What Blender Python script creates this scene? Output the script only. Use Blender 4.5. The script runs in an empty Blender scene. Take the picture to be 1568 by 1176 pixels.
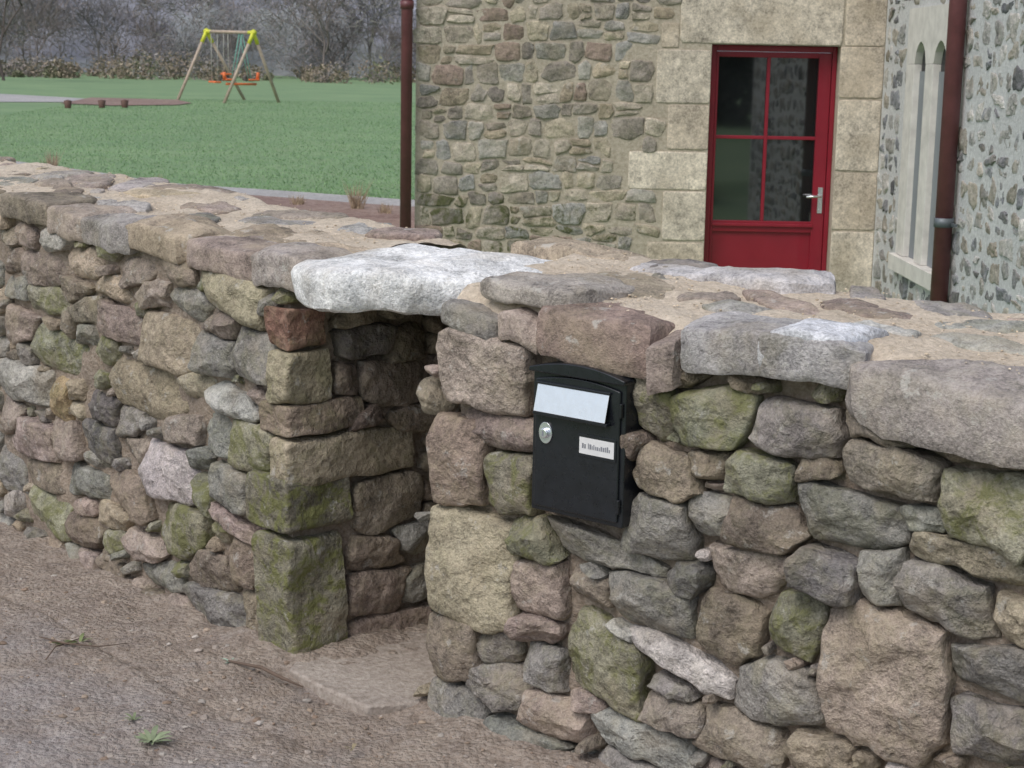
import bpy, math, random
import numpy as np
from mathutils import Vector, Matrix
random.seed(7); rng=np.random.default_rng(7)
sc=bpy.context.scene
# ---------------------------------------------------------------- camera
F=2600.0; PITCH=10.63; ROLL=1.1
C=Vector((0,0,1.6))
M=Matrix.Rotation(math.radians(90-PITCH),3,'X')@Matrix.Rotation(math.radians(ROLL),3,'Z')
cam=bpy.data.cameras.new('camera'); co=bpy.data.objects.new('camera',cam); sc.collection.objects.link(co)
co.matrix_world=Matrix.Translation(C)@M.to_4x4()
cam.sensor_width=36; cam.lens=36*F/1568; cam.clip_end=1500; cam.clip_start=.05
cam.dof.use_dof=True; cam.dof.focus_distance=4.3; cam.dof.aperture_fstop=15
sc.camera=co
sc.view_settings.view_transform='Standard'; sc.view_settings.look='None'; sc.view_settings.exposure=0
def hit(u,v,P,n):
    d=M@Vector(((u-784)/F,-(v-588)/F,-1)); P=Vector(P); n=Vector(n)
    return C+d*((P-C).dot(n)/d.dot(n))
# ---------------------------------------------------------------- frames
UP=np.array([0,0,1.])
class Fr:
    def __init__(s,O,X,Y,N): s.O=np.array(O,float); s.X=np.array(X,float); s.Y=np.array(Y,float); s.N=np.array(N,float)
    def w(s,x,y,n): return s.O+np.multiply.outer(x,s.X)+np.multiply.outer(y,s.Y)+np.multiply.outer(n,s.N)
    def uv(s,u,v,n=0.):   # survey point -> plane coordinates of this real surface
        p=np.array(hit(u,v,s.O+s.N*n,s.N))-s.O
        return float(p@s.X),float(p@s.Y)
XR=np.array([.766,-.643,0]); XR/=np.linalg.norm(XR); IR=np.array([-XR[1],XR[0],0])
XL=np.array([.669,-.7436,0]); XL/=np.linalg.norm(XL); IL=np.array([-XL[1],XL[0],0])
PR=np.array([-.197,4.062,0]); PL=np.array([-.578,4.388,0])
FR=Fr(PR,XR,UP,-IR); FL=Fr(PL,XL,UP,-IL)
TR=Fr(PR,XR,IR,UP); TL=Fr(PL,XL,IL,UP)
JL=Fr(PL,IL,UP,XL)             # left jamb of the niche
JR=Fr(PR+IR*.62,-IR,UP,-XR)    # right jamb
# ---------------------------------------------------------------- noise
def _h(ix,iy,iz,seed):
    h=(ix*374761393+iy*668265263+iz*1274126177+seed*974711)&0xffffffff
    h=((h^(h>>13))*1274126177)&0xffffffff
    h=((h^(h>>16))*2246822519)&0xffffffff
    return (h^(h>>15))/4294967295.0
def vn(P,seed=0):
    P=np.asarray(P,float); i=np.floor(P).astype(np.int64); f=P-i; f=f*f*(3-2*f); r=0
    for a in (0,1):
        for b in (0,1):
            for c in (0,1):
                w=(f[...,0] if a else 1-f[...,0])*(f[...,1] if b else 1-f[...,1])*(f[...,2] if c else 1-f[...,2])
                r=r+w*_h(i[...,0]+a,i[...,1]+b,i[...,2]+c,seed)
    return r*2-1
def fbm(P,seed=0,o=3):
    r=0;a=1
    for k in range(o): r=r+a*vn(P*(2.03**k),seed+k*17); a*=.5
    return r
# ---------------------------------------------------------------- mesh helpers
class Acc:
    def __init__(s): s.v=[];s.f=[];s.c=[];s.n=0
    def add(s,v,f,c):
        v=np.asarray(v).reshape(-1,3); s.v.append(v)
        s.f+= [tuple(q) for q in (f+s.n).tolist()] if isinstance(f,np.ndarray) else [tuple(i+s.n for i in q) for q in f]
        c=np.asarray(c,float); 
        if c.ndim==1: c=np.tile(c,(len(v),1))
        s.c.append(c); s.n+=len(v)
    def obj(s,name,mat,parent=None,smooth=True,sharp=None):
        me=bpy.data.meshes.new(name); V=np.concatenate(s.v)
        me.from_pydata(V.tolist(),[],s.f); me.update()
        at=me.color_attributes.new('Col','FLOAT_COLOR','POINT')
        at.data.foreach_set('color',np.concatenate(s.c).astype(np.float32).ravel())
        if smooth: me.polygons.foreach_set('use_smooth',[True]*len(me.polygons))
        if sharp: me.set_sharp_from_angle(angle=math.radians(sharp))
        me.materials.append(mat)
        o=bpy.data.objects.new(name,me); sc.collection.objects.link(o)
        if parent: o.parent=parent
        return o
def empty(name):
    o=bpy.data.objects.new(name,None); sc.collection.objects.link(o); return o
def grid_faces(na,nb,flip=False):
    i=np.arange(na-1)[:,None]*nb+np.arange(nb-1)[None,:]; i=i.ravel()
    q=np.stack([i,i+nb,i+nb+1,i+1],1)
    return q[:,::-1] if flip else q
def ring_stone(acc,fr,cx,cy,dirs,prof,tilt=(0,0),off=0,nz=.006,nf=9,col=(.3,.3,.3),lich=0,seed=0,facets=None,hfun=None,close=False,w=.1,h=.1,strata=0.):
    A=len(dirs); fs=np.array([p[0] for p in prof]); ns=np.array([p[1] for p in prof])
    xy=dirs[None,:,:]*fs[:,None,None]
    x=xy[...,0]; y=xy[...,1]
    n=np.repeat(ns[:,None],A,1)+off
    t=tilt[0]*x+tilt[1]*y
    if facets is not None:
        for a,b,c in facets: t=np.minimum(t,a*x/w+b*y/h+c) 
    n=n+t
    P=fr.w(x+cx,y+cy,n)
    if hfun is not None: P=P+np.multiply.outer(hfun(x+cx,y+cy),fr.N)
    q=P*nf+seed*3.1
    D=np.stack([fbm(q,seed%50),fbm(q+31.7,seed%50+5),fbm(q+77.1,seed%50+9)],-1)*nz
    q2=P*nf*3.3
    rg=(1-np.abs(vn(q2,3))*2)*nz*.42+vn(P*nf*7,4)*nz*.2
    D+=rg[...,None]*fr.N*.8+ np.stack([vn(q2+9,4),vn(q2+19,6),vn(q2+29,8)],-1)*nz*.25
    if fs[0]==0: D[0]=D[0,0]; 
    P=P+D
    K=len(prof); V=P[1:].reshape(-1,3); V=np.concatenate([P[0,0][None],V])
    j=np.arange(A); jn=(j+1)%A
    tri=[(0,1+int(a),1+int(b)) for a,b in zip(j,jn)]
    acc_f=[]
    for k in range(K-2):
        b0=1+k*A; b1=b0+A
        acc_f.append(np.stack([b0+j,b1+j,b1+jn,b0+jn],1))
    f=tri+[tuple(r) for r in np.concatenate(acc_f).tolist()]
    if close: f.append(tuple((1+(K-2)*A+j[::-1]).tolist()))
    acc.add(V,f,(col[0],col[1],col[2],lich))
def polyize(D,K,rough=.03,seed=0,keep=.2):
    """knock a smooth outline into a K-sided broken one"""
    A=len(D); L=np.hypot(D[:,0],D[:,1]); k0=int(np.argmax(L)); idx=[k0]
    step=A/K
    for i in range(1,K):
        c=k0+i*step; cand=[int(round(c+q))%A for q in np.linspace(-.36*step,.36*step,5)]
        nm=np.abs(D[:,0])/np.abs(D[:,0]).max()+np.abs(D[:,1])/np.abs(D[:,1]).max()
        idx.append(max(cand,key=lambda q:nm[q]+random.uniform(0,.12)))
    idx=sorted(set(idx)); out=D.copy()
    for a,b in zip(idx,idx[1:]+[idx[0]+A]):
        for j in range(a,b+1):
            f=(j-a)/(b-a); p=D[a%A]*(1-f)+D[b%A]*f; out[j%A]=p
    out=out*(1-keep)+D*keep
    th=np.arange(A)/A*2*math.pi; q=np.stack([np.cos(th)*3.2,np.sin(th)*3.2,np.full(A,seed*1.7)],-1)
    return out*(1+rough*(fbm(q,seed%30,3)))[:,None]
def super_dirs(w,h,k=6,A=56,rot=0,rough=.05,seed=0):
    th=np.arange(A)/A*2*math.pi+ .01
    c=np.cos(th);s=np.sin(th); r=1/(np.abs(c)**k+np.abs(s)**k)**(1/k)
    r=r*(1+rough*fbm(np.stack([c*1.9,s*1.9,np.full(A,seed*1.37)],-1),seed%40))
    d=np.stack([c*r*w,s*r*h],1)
    cr,sr=math.cos(rot),math.sin(rot)
    return np.stack([d[:,0]*cr-d[:,1]*sr,d[:,0]*sr+d[:,1]*cr],1)
def prof_front(er,back):
    return [(0,0),(.18,0),(.35,0),(.5,0),(.63,0),(.74,-.02*er),(.83,-.08*er),(.90,-.2*er),(.95,-.42*er),(.985,-.8*er),(1,-1.3*er),(.995,-back*.42),(.975,-back*.7),(.93,-back)]
def prof_block(er,depth,n=7):
    p=[(0,0),(.25,0),(.5,0),(.72,0),(.88,-.06*er),(.95,-.3*er),(.985,-.7*er),(1,-1.3*er)]
    for i in range(1,n+1): p.append((1,-1.3*er-(depth-1.3*er)*i/n))
    return p
def prof_slab(er,th):
    return [(0,0),(.15,0),(.3,0),(.45,0),(.58,0),(.7,0),(.8,0),(.88,-.06*er),(.94,-.25*er),(.975,-.6*er),(1,-1.1*er),(1.0,-th*.35),(.995,-th*.5),(1.0,-th*.65),(.99,-th*.8),(.975,-th*.92),(.94,-th),(.6,-th),(.3,-th)]
# ---------------------------------------------------------------- rubble packing
PAL={'g':(.315,.30,.275),'b':(.29,.24,.195),'t':(.42,.355,.265),'p':(.375,.31,.268),'n':(.325,.31,.235),'w':(.52,.495,.46),'d':(.20,.185,.18),'r':(.29,.165,.13),'y':(.52,.42,.25)}
def pal(c,j=.10):
    b=np.array(PAL[c])*(1+random.uniform(-j,j)*2.0)*(1+np.array([random.uniform(-j,j)*.35 for _ in range(3)]))
    l={'n':.8,'g':.22,'b':.15,'t':.12,'p':.15,'w':.12,'d':.2,'r':.1,'y':.3}[c]
    return b,l
def st(s,y,w,h,rot=0,k=3.2,c='g',build=True,lich=None,col=None):
    b,l=pal(c); 
    if col is not None: b=np.array(col)
    return [s,y,w,h,rot,k,b,(l if lich is None else lich),build]
def metric(P,S):
    dx=P[:,None,0]-S[None,:,0]; dy=P[:,None,1]-S[None,:,1]
    c=np.cos(S[:,4]);s=np.sin(S[:,4])
    a=np.abs(dx*c+dy*s)/S[:,2]; b=np.abs(-dx*s+dy*c)/S[:,3]
    k=S[None,:,5]
    return (a**k+b**k)**(1/k)
def num(stones): return np.array([x[:6] for x in stones],float)
def fill(stones,s0,s1,y0,y1,sizes,tries,chars,rotj=.25,ok=None,tight=.82):
    S=np.zeros((len(stones)+6000,6)); n=len(stones)
    if n: S[:n]=num(stones)
    for (w,h) in sizes:
        for _ in range(tries):
            s=random.uniform(s0,s1); y=random.uniform(y0,y1)
            if ok and not ok(s,y): continue
            ww=w*random.uniform(.75,1.3); hh=h*random.uniform(.75,1.25); r=random.gauss(0,rotj)
            A=S[:n]
            if n:
                Sn=A[(np.abs(A[:,0]-s)<A[:,2]+A[:,3]+ww+hh)&(np.abs(A[:,1]-y)<A[:,2]+A[:,3]+ww+hh)]
                if len(Sn):
                    d=Sn[:,:2]-np.array([s,y]); L=np.hypot(d[:,0],d[:,1])+1e-6
                    m1=metric(np.array([[s,y]]),Sn)[0]
                    me=np.array([[0,0,ww,hh,r,3.0]]); m2=metric(d,me)[:,0]
                    gap=L-L/np.maximum(m1,1e-6)-L/np.maximum(m2,1e-6)
                    if (gap< -(1-tight)*np.minimum(hh,Sn[:,3])).any(): continue
            x=st(s,y,ww,hh,r,random.uniform(2.4,4),random.choice(chars)); stones.append(x); S[n]=x[:6]; n+=1
def rubble(acc,fr,stones,A=44,dcap=1.3,gap=.004,er=.016,back=.09,nz=.006,rel=.014,tl=.12,hfun=None,warp=.010,lichf=None,seed0=0,K=(6,9),rough=.035,keep=.25,off0=0.):
    S=num(stones)
    for i,sx in enumerate(stones):
        if not sx[8]: continue
        cx,cy,w,h,rot=sx[:5]
        near=np.where((np.abs(S[:,0]-cx)<(w+S[:,2])*1.9+.05)&(np.abs(S[:,1]-cy)<(h+S[:,3])*1.9+.05))[0]
        near=near[near!=i]
        th=np.arange(A)/A*2*math.pi; rr=np.linspace(.3,1.7,43)
        k=3.0; sup=1/(np.abs(np.cos(th))**k+np.abs(np.sin(th))**k)**(1/k)
        d=np.stack([np.cos(th)*w*sup,np.sin(th)*h*sup],1); c,s=math.cos(rot),math.sin(rot)
        d=np.stack([d[:,0]*c-d[:,1]*s,d[:,0]*s+d[:,1]*c],1)
        P=(np.array([cx,cy])+d[:,None,:]*rr[None,:,None]).reshape(-1,2)
        q=np.concatenate([P*11,np.full((len(P),1),seed0*1.7)],1)
        Pw=P+np.stack([fbm(q,seed0+1,2),fbm(q+40,seed0+2,2)],1)*warp
        own=metric(Pw,S[i:i+1])[:,0]
        oth=metric(Pw,S[near]).min(1) if len(near) else np.full(len(P),9.)
        bad=((own>oth)|(own>dcap*(1+.10*math.sin(i*7.3)))).reshape(A,-1); bad[:,-1]=True
        fi=np.argmax(bad,1); R=rr[fi]
        R=.2*np.roll(R,1)+.6*R+.2*np.roll(R,-1)
        D=d*R[:,None]; L=np.hypot(D[:,0],D[:,1])[:,None]; D=D*np.maximum((L-gap)/L,.3)
        D=polyize(D,random.randint(*K),rough,i+seed0,keep)
        fac=[(random.uniform(-1,1)*rel*1.5,random.uniform(-1,1)*rel*1.5,random.uniform(.05,.9)*rel) for _ in range(5)]
        e=min(er*random.uniform(.6,1.3),.4*h)
        lich=sx[7]
        if lichf: lich=lichf(cx,cy,lich)
        ring_stone(acc,fr,cx,cy,D,prof_front(e,back),(random.gauss(0,tl),random.gauss(0,tl)),
                   off=off0+random.uniform(-.5,.8)*rel+e*.4,nz=nz*random.uniform(.8,1.3),nf=random.uniform(9,15),col=sx[6],lich=lich,seed=i*7+seed0,facets=fac,hfun=hfun,w=w,h=h)
# ---------------------------------------------------------------- materials
class NT:
    def __init__(s,name):
        s.m=bpy.data.materials.new(name); s.m.use_nodes=True; s.t=s.m.node_tree; s.t.nodes.clear()
        s.out=s.n('ShaderNodeOutputMaterial'); s.b=s.n('ShaderNodeBsdfPrincipled'); s.l(s.b.outputs[0],s.out.inputs[0])
        s.tc=s.n('ShaderNodeTexCoord').outputs['Object']
    def n(s,t,**k):
        x=s.t.nodes.new(t)
        for a,b in k.items(): setattr(x,a,b)
        return x
    def l(s,a,b): s.t.links.new(a,b)
    def noise(s,scale,detail=4,rough=.55,vec=None,dist=0):
        x=s.n('ShaderNodeTexNoise'); x.inputs['Scale'].default_value=scale; x.inputs['Detail'].default_value=detail; x.inputs['Roughness'].default_value=rough; x.inputs['Distortion'].default_value=dist
        s.l(vec or s.tc,x.inputs['Vector']); return x.outputs['Fac']
    def ramp(s,fac,a,b,va=0,vb=1):
        x=s.n('ShaderNodeMapRange'); s.l(fac,x.inputs[0])
        for i,v in enumerate((a,b,va,vb)): x.inputs[i+1].default_value=v
        return x.outputs[0]
    def mix(s,fac,a,b,mode='MIX'):
        x=s.n('ShaderNodeMix',data_type='RGBA',blend_type=mode); 
        for sock,val in ((x.inputs[0],fac),(x.inputs[6],a),(x.inputs[7],b)):
            if isinstance(val,(int,float)): sock.default_value=val
            elif isinstance(val,(tuple,list)): sock.default_value=tuple(val)+((1,) if len(val)==3 else ())
            else: s.l(val,sock)
        return x.outputs[2]
    def math(s,op,a,b=0.):
        x=s.n('ShaderNodeMath',operation=op)
        for sock,val in ((x.inputs[0],a),(x.inputs[1],b)):
            if isinstance(val,(int,float)): sock.default_value=val
            else: s.l(val,sock)
        return x.outputs[0]
    def vor(s,scale,feat='F1'):
        x=s.n('ShaderNodeTexVoronoi',feature=feat); x.inputs['Scale'].default_value=scale; s.l(s.tc,x.inputs['Vector']); return x.outputs['Distance']
    def bump(s,h,st=.3,d=.01):
        x=s.n('ShaderNodeBump'); x.inputs['Strength'].default_value=st; x.inputs['Distance'].default_value=d; s.l(h,x.inputs['Height']); s.l(x.outputs[0],s.b.inputs['Normal'])
def stone_mat(name,f=1.0,bd=.010,rough=.92,lc=(.20,.205,.085),wl=.5,ch=1.):
    t=NT(name); a=t.n('ShaderNodeAttribute',attribute_name='Col')
    n1=t.noise(9*f,5,.65); n2=t.noise(48*f,5,.75); n3=t.noise(190*f,2,.7); n4=t.noise(13*f,5,.7,dist=.8); n5=t.noise(22*f,5,.7)
    v=t.math('ADD',t.ramp(n1,.3,.7,.60,1.28),t.ramp(n2,.3,.7,-.34,.32)); v=t.math('ADD',v,t.ramp(n3,.3,.7,-.24,.24))
    vv=t.n('ShaderNodeCombineColor'); [t.l(v,vv.inputs[i]) for i in range(3)]
    c=t.mix(1,a.outputs['Color'],vv.outputs[0],'MULTIPLY')
    c=t.mix(t.ramp(t.noise(6*f,4,.6),.50,.66,0,.40),c,(.40,.33,.235))
    lm=t.math('MULTIPLY',t.ramp(t.math('ADD',n4,t.math('MULTIPLY',n2,.4)),.67,.80,0,1),a.outputs['Alpha'])
    c=t.mix(lm,c,lc)
    wm=t.math('MULTIPLY',t.ramp(n5,.59,.66,0,1),wl)
    c=t.mix(wm,c,(.54,.52,.48))
    dk=t.ramp(t.noise(33*f,4,.75),.60,.72,0,.5); c=t.mix(dk,c,(.10,.085,.075))
    t.l(c,t.b.inputs['Base Color']); t.b.inputs['Roughness'].default_value=rough; t.b.inputs['Specular IOR Level'].default_value=.25
    hh=t.math('ADD',n2,t.math('MULTIPLY',n3,.5)); hh=t.math('ADD',hh,t.math('MULTIPLY',t.noise(20*f,4,.6),1.6*ch)); hh=t.math('ADD',hh,t.math('MULTIPLY',t.vor(24*f),1.1*ch)); hh=t.math('ADD',hh,t.math('MULTIPLY',t.vor(62*f),.5*ch))
    t.bump(hh,1.0,bd); return t.m
def earth_mat(name,ca,cb,f=1.,bd=.006,third=None):
    t=NT(name); n1=t.noise(4*f,5,.6); n2=t.noise(60*f,4,.7); n3=t.noise(220*f,3,.7)
    c=t.mix(t.ramp(n1,.35,.65),ca,cb)
    if third: c=t.mix(t.ramp(t.noise(1.6*f,4,.6),.48,.62,0,.85),c,third)
    c=t.mix(t.ramp(n2,.3,.7,0,1),t.mix(.32,c,(0,0,0)),t.mix(.12,c,(1,1,1)))
    vo=t.vor(95*f)
    c=t.mix(t.math('MULTIPLY',t.ramp(vo,.0,.3,1,0),.22),c,(.55,.50,.45))
    c=t.mix(t.ramp(n3,.55,.75,0,.4),c,(.10,.08,.06))
    t.l(c,t.b.inputs['Base Color']); t.b.inputs['Roughness'].default_value=.95
    t.bump(t.math('ADD',t.math('ADD',n2,t.math('MULTIPLY',n3,.7)),t.math('MULTIPLY',vo,-.6)),.9,bd); return t.m
def plain(name,c,rough=.6,metal=0,nz=.15,sc_=20,ior=1.5,coat=0,bd=0):
    t=NT(name); n=t.noise(sc_,4,.6)
    col=t.mix(t.ramp(n,.3,.7),tuple(x*(1-nz) for x in c),tuple(min(1,x*(1+nz)) for x in c))
    t.l(col,t.b.inputs['Base Color']); t.l(t.ramp(t.noise(sc_*2.3,4),.3,.7,rough*.8,min(1,rough*1.25)),t.b.inputs['Roughness']); t.b.inputs['Metallic'].default_value=metal; t.b.inputs['IOR'].default_value=ior
    t.b.inputs['Coat Weight'].default_value=coat
    if bd: t.bump(n,.5,bd)
    return t.m
def attr_mat(name,rough=.9,sc_=3.,amp=.25):
    t=NT(name); a=t.n('ShaderNodeAttribute',attribute_name='Col'); v=t.ramp(t.noise(sc_,5,.65),.3,.7,1-amp,1+amp)
    vv=t.n('ShaderNodeCombineColor'); [t.l(v,vv.inputs[i]) for i in range(3)]
    t.l(t.mix(1,a.outputs['Color'],vv.outputs[0],'MULTIPLY'),t.b.inputs['Base Color']); t.b.inputs['Roughness'].default_value=rough; t.b.inputs['Specular IOR Level'].default_value=.15; return t.m
M_stone=stone_mat('wall_stone'); M_cap=stone_mat('cap_stone',.8,.007,.85,wl=.6,ch=.5)
M_earth=earth_mat('earth_mortar',(.31,.24,.18),(.40,.31,.225),bd=.008)
M_sand=earth_mat('sand_mortar',(.60,.49,.36),(.72,.61,.47),bd=.005)
M_house=stone_mat('house_stone',.4,.008,.92,lc=(.10,.105,.05),wl=.35)
M_hmort=earth_mat('lime_mortar',(.46,.395,.295),(.54,.47,.36),.5,.004)
M_wmort=earth_mat('white_lime_mortar',(.62,.63,.63),(.70,.71,.71),.5,.004)
M_dress=stone_mat('dressed_limestone',.4,.0015,.85,wl=.10,ch=.2)
M_red=plain('red_paint',(.25,.010,.026),.35,0,.08,6,coat=.2)
M_pipe=plain('painted_downpipe',(.125,.042,.045),.45,0,.2,8)
M_black=plain('black_enamel',(.010,.012,.016),.30,0,.3,30,coat=.2)
M_chrome=plain('steel_flap',(.85,.88,.92),.22,.9,.03,40)
M_glass=plain('window_glass',(.012,.014,.015),.03,0,.1,2,ior=2.1)
M_label=plain('label_paper',(.72,.72,.72),.6,0,.05,60)
M_ink=plain('label_ink',(.22,.23,.26),.7)
# ---------------------------------------------------------------- generic solids
def poly_extrude(name,fr,pts,n0,n1,mat,parent,bevel=0,seg=2):
    V=[fr.w(np.array(x),np.array(y),np.array(n0)) for x,y in pts]+[fr.w(np.array(x),np.array(y),np.array(n1)) for x,y in pts]
    k=len(pts); f=[tuple(range(k))[::-1],tuple(range(k,2*k))]+[(i,(i+1)%k,k+(i+1)%k,k+i) for i in range(k)]
    me=bpy.data.meshes.new(name); me.from_pydata([tuple(map(float,v)) for v in V],[],f); me.materials.append(mat); me.update()
    o=bpy.data.objects.new(name,me); sc.collection.objects.link(o)
    if parent: o.parent=parent
    if bevel:
        b=o.modifiers.new('b','BEVEL'); b.width=bevel; b.segments=seg; b.limit_method='ANGLE'
        for p in me.polygons: p.use_smooth=True
        w_=o.modifiers.new('w','WEIGHTED_NORMAL')
    return o
def rect(x0,x1,y0,y1): return [(x0,y0),(x1,y0),(x1,y1),(x0,y1)]
def tube(name,pts,r,mat,parent,seg=16):
    a=Acc(); pts=[Vector(p) for p in pts]; rs=r if isinstance(r,(list,tuple)) else [r]*len(pts); V=[]
    for i,p in enumerate(pts):
        d=(pts[min(i+1,len(pts)-1)]-pts[max(i-1,0)]).normalized(); x=d.orthogonal().normalized(); y=d.cross(x)
        if i and x.dot(px)<.0: x=-x;y=-y
        px=x
        for j in range(seg):
            t=2*math.pi*j/seg; V.append(tuple(p+(x*math.cos(t)+y*math.sin(t))*rs[i]))
    f=[]
    for i in range(len(pts)-1):
        for j in range(seg): f.append((i*seg+j,i*seg+(j+1)%seg,(i+1)*seg+(j+1)%seg,(i+1)*seg+j))
    f.append(tuple(range(seg))[::-1]); f.append(tuple(range((len(pts)-1)*seg,len(pts)*seg)))
    a.add(np.array(V),f,(.5,.5,.5,0)); o=a.obj(name,mat,parent); return o
# ================================================================ THE DRY STONE WALL
wall=empty('dry_stone_wall')
def ztL(s,t): return 1.074+.034*np.minimum(-s,2.0)+.055*t
def ztR(s,t): return 1.072-.022*s+.09*t*np.clip(1-s/2.2,0,1)
def core(name,fr,s0,s1,t0,t1,zf,mat,res=.022,amp=.012):
    a=Acc(); 
    def face(fn,na,nb,flip=False,z=None):
        A_,B_=np.meshgrid(np.linspace(0,1,na),np.linspace(0,1,nb),indexing='ij'); s,t,zz=fn(A_,B_)
        P=fr.O+s[...,None]*fr.X+t[...,None]*fr.Y+zz[...,None]*fr.N
        D=np.stack([fbm(P*14,1),fbm(P*14+30,2),fbm(P*14+60,3)],-1)*amp
        a.add((P+D).reshape(-1,3),grid_faces(na,nb,flip),(.4,.3,.2,0))
    ns=int((s1-s0)/res)+2; nt=int((t1-t0)/res)+2; nzz=int(1.5/res)
    zb=-.4; L=lambda a,b,x:a+(b-a)*x
    face(lambda A,B:(L(s0,s1,A),L(t0,t1,B),zf(L(s0,s1,A),L(t0,t1,B))),ns,nt)
    face(lambda A,B:(L(s0,s1,A),t0+0*B,zb+(zf(L(s0,s1,A),t0+0*B)-zb)*B),ns,nzz)
    face(lambda A,B:(L(s0,s1,A),t1+0*B,zb+(zf(L(s0,s1,A),t1+0*B)-zb)*B),ns,nzz//2,True)
    face(lambda A,B:(s0+0*A,L(t0,t1,A),zb+(zf(s0+0*A,L(t0,t1,A))-zb)*B),nt,nzz)
    face(lambda A,B:(s1+0*A,L(t0,t1,A),zb+(zf(s1+0*A,L(t0,t1,A))-zb)*B),nt,nzz,True)
    return a.obj(name,mat,wall)
THK=.66
def coreset(tag,fr,s0,s1,zf,rec):
    core('earth_core_'+tag,fr,s0,s1,rec,THK-.05,lambda s,t:zf(s,t)-.05,M_earth)
    a=Acc(); na=int((s1-s0)/.018)+2; nb=36
    A_,B_=np.meshgrid(np.linspace(s0,s1,na),np.linspace(.03,THK,nb),indexing='ij')
    P=fr.O+A_[...,None]*fr.X+B_[...,None]*fr.Y+zf(A_,B_)[...,None]*fr.N
    edge=np.clip((B_-.03)/.06,0,1)*np.clip((THK-B_)/.05,0,1); edge=edge**.5
    P[...,2]+= fbm(P*7,4,4)*.014+fbm(P*45,9,2)*.003-(1-edge)*.06
    a.add(P.reshape(-1,3),grid_faces(na,nb),(.5,.4,.3,0)); a.obj('sand_bedding_'+tag,M_sand,wall)
coreset('right',TR,.04,3.3,ztR,.055)
coreset('left',TL,-6.5,-.04,ztL,.032)
core('niche_back_core',TR,-.62,.05,.54,THK-.05,lambda s,t:1.0+0*s,M_earth)
RS=[(750,660,125,68,'p',0),(775,740,80,108,'n',0),(806,826,74,62,'n',5),(818,908,78,82,'p',0),(752,985,64,58,'g',0),(816,967,80,40,'p',0),
(752,1052,98,62,'g',0),(832,1030,66,80,'g',0),(915,1020,130,140,'n',5),(912,845,160,52,'g',5),(893,905,72,46,'p',0),(985,925,135,74,'g',8),
(1005,815,104,90,'g',0),(1035,1012,165,54,'w',12),(948,968,55,26,'w',10),(992,617,60,105,'n',0),(1080,640,118,92,'n',0),(1208,665,142,84,'g',0),
(1010,724,100,64,'b',0),(1085,708,64,45,'b',0),(1155,730,96,72,'n',0),(1168,812,122,78,'b',0),(1088,795,60,62,'g',0),(1145,880,135,92,'p',0),
(1046,890,68,60,'d',0),(1102,962,104,108,'b',0),(1205,955,88,115,'n',0),(1258,886,112,80,'d',0),(1245,722,66,38,'b',0),(1292,795,160,90,'g',6),
(1362,728,150,84,'p',12),(1335,658,120,44,'b',0),(1340,884,76,98,'g',0),(1440,915,150,86,'g',10),(1512,788,140,125,'n',0),(1480,690,150,58,'b',0),
(1478,862,190,58,'t',4),(1348,1045,190,225,'p',8),(1510,1035,150,82,'g',0),(1556,950,90,70,'t',0),(1188,1072,150,95,'g',0),(1510,1125,130,85,'g',0),
(1025,1098,92,48,'p',5),(965,1135,155,56,'w',10),(842,1096,105,66,'p',0),(795,1146,130,62,'g',0),(1130,1140,130,72,'b',0),(1250,1150,110,70,'t',0),
(1412,800,80,52,'g',0),(892,1075,60,40,'p',0),(1020,1055,60,30,'g',0),(970,690,30,60,'b',0),(840,1190,90,60,'g',0),(1030,570,66,55,'b',0)]
blocksR=[(668,812,508,632,'p'),(658,737,640,778,'b'),(655,780,782,958,'t'),(655,727,945,1045,'b'),(655,742,1048,1150,'g')]
def to_stone(fr,cx,cy,w,h,c,rot,n=0.,**k):
    a=fr.uv(cx-w/2,cy,n); b=fr.uv(cx+w/2,cy,n); t=fr.uv(cx,cy-h/2,n); d=fr.uv(cx,cy+h/2,n); m=fr.uv(cx,cy,n)
    return st(m[0],m[1],abs(b[0]-a[0])/2,abs(t[1]-d[1])/2,-math.radians(rot),random.uniform(3,6),c,**k)
stR=[to_stone(FR,*x) for x in RS]
lbl=FR.uv(815,675,.03); lbr=FR.uv(956,700,.03); lt=FR.uv(888,570,.03); lb=FR.uv(886,795,.03)
LS0,LS1,LZ0,LZ1=lbl[0],lbr[0],lb[1],lt[1]
stR.append(st((LS0+LS1)/2,(LZ0+LZ1)/2,(LS1-LS0)/2*1.0,(LZ1-LZ0)/2*1.03,0,10,'g',build=False))
accR=Acc()
for i,(u0,u1,v0,v1,c) in enumerate(blocksR):
    um=(u0+u1)/2; vm=(v0+v1)/2
    a=FR.uv(u0,vm); b=FR.uv(u1,vm); t=FR.uv(um,v0)[1]; d=FR.uv(um,v1)[1]
    s=st((a[0]+b[0])/2,(t+d)/2,(b[0]-a[0])/2,(t-d)/2,0,7,c,build=False); stR.append(s)
    D=polyize(super_dirs(s[2]*1.02,s[3]*1.0,8,80,random.uniform(-.03,.03),.06,i*3+1),8,.035,i,.3)
    fac=[(random.uniform(-.03,.03),random.uniform(-.03,.03),random.uniform(.0,.012)) for _ in range(4)]
    ring_stone(accR,FR,s[0],s[1],D,prof_block(.014,.24+.1*(i%2),8),(random.gauss(0,.05),random.gauss(0,.05)),off=.02,nz=.010,nf=8,col=s[6],lich=s[7],seed=11+i,facets=fac,w=s[2],h=s[3],close=True)
def okR(s,z):
    return z<.97-.01*s
fill(stR,-.02,3.2,-.02,.96,[(.085,.055),(.06,.042),(.042,.03),(.03,.02),(.02,.014)],1500,'ggbpntpgbw',ok=okR)
rubble(accR,FR,stR,A=56,dcap=1.30,er=.012,back=.11,nz=.009,rel=.026,tl=.17,seed0=3,gap=.004)
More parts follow.
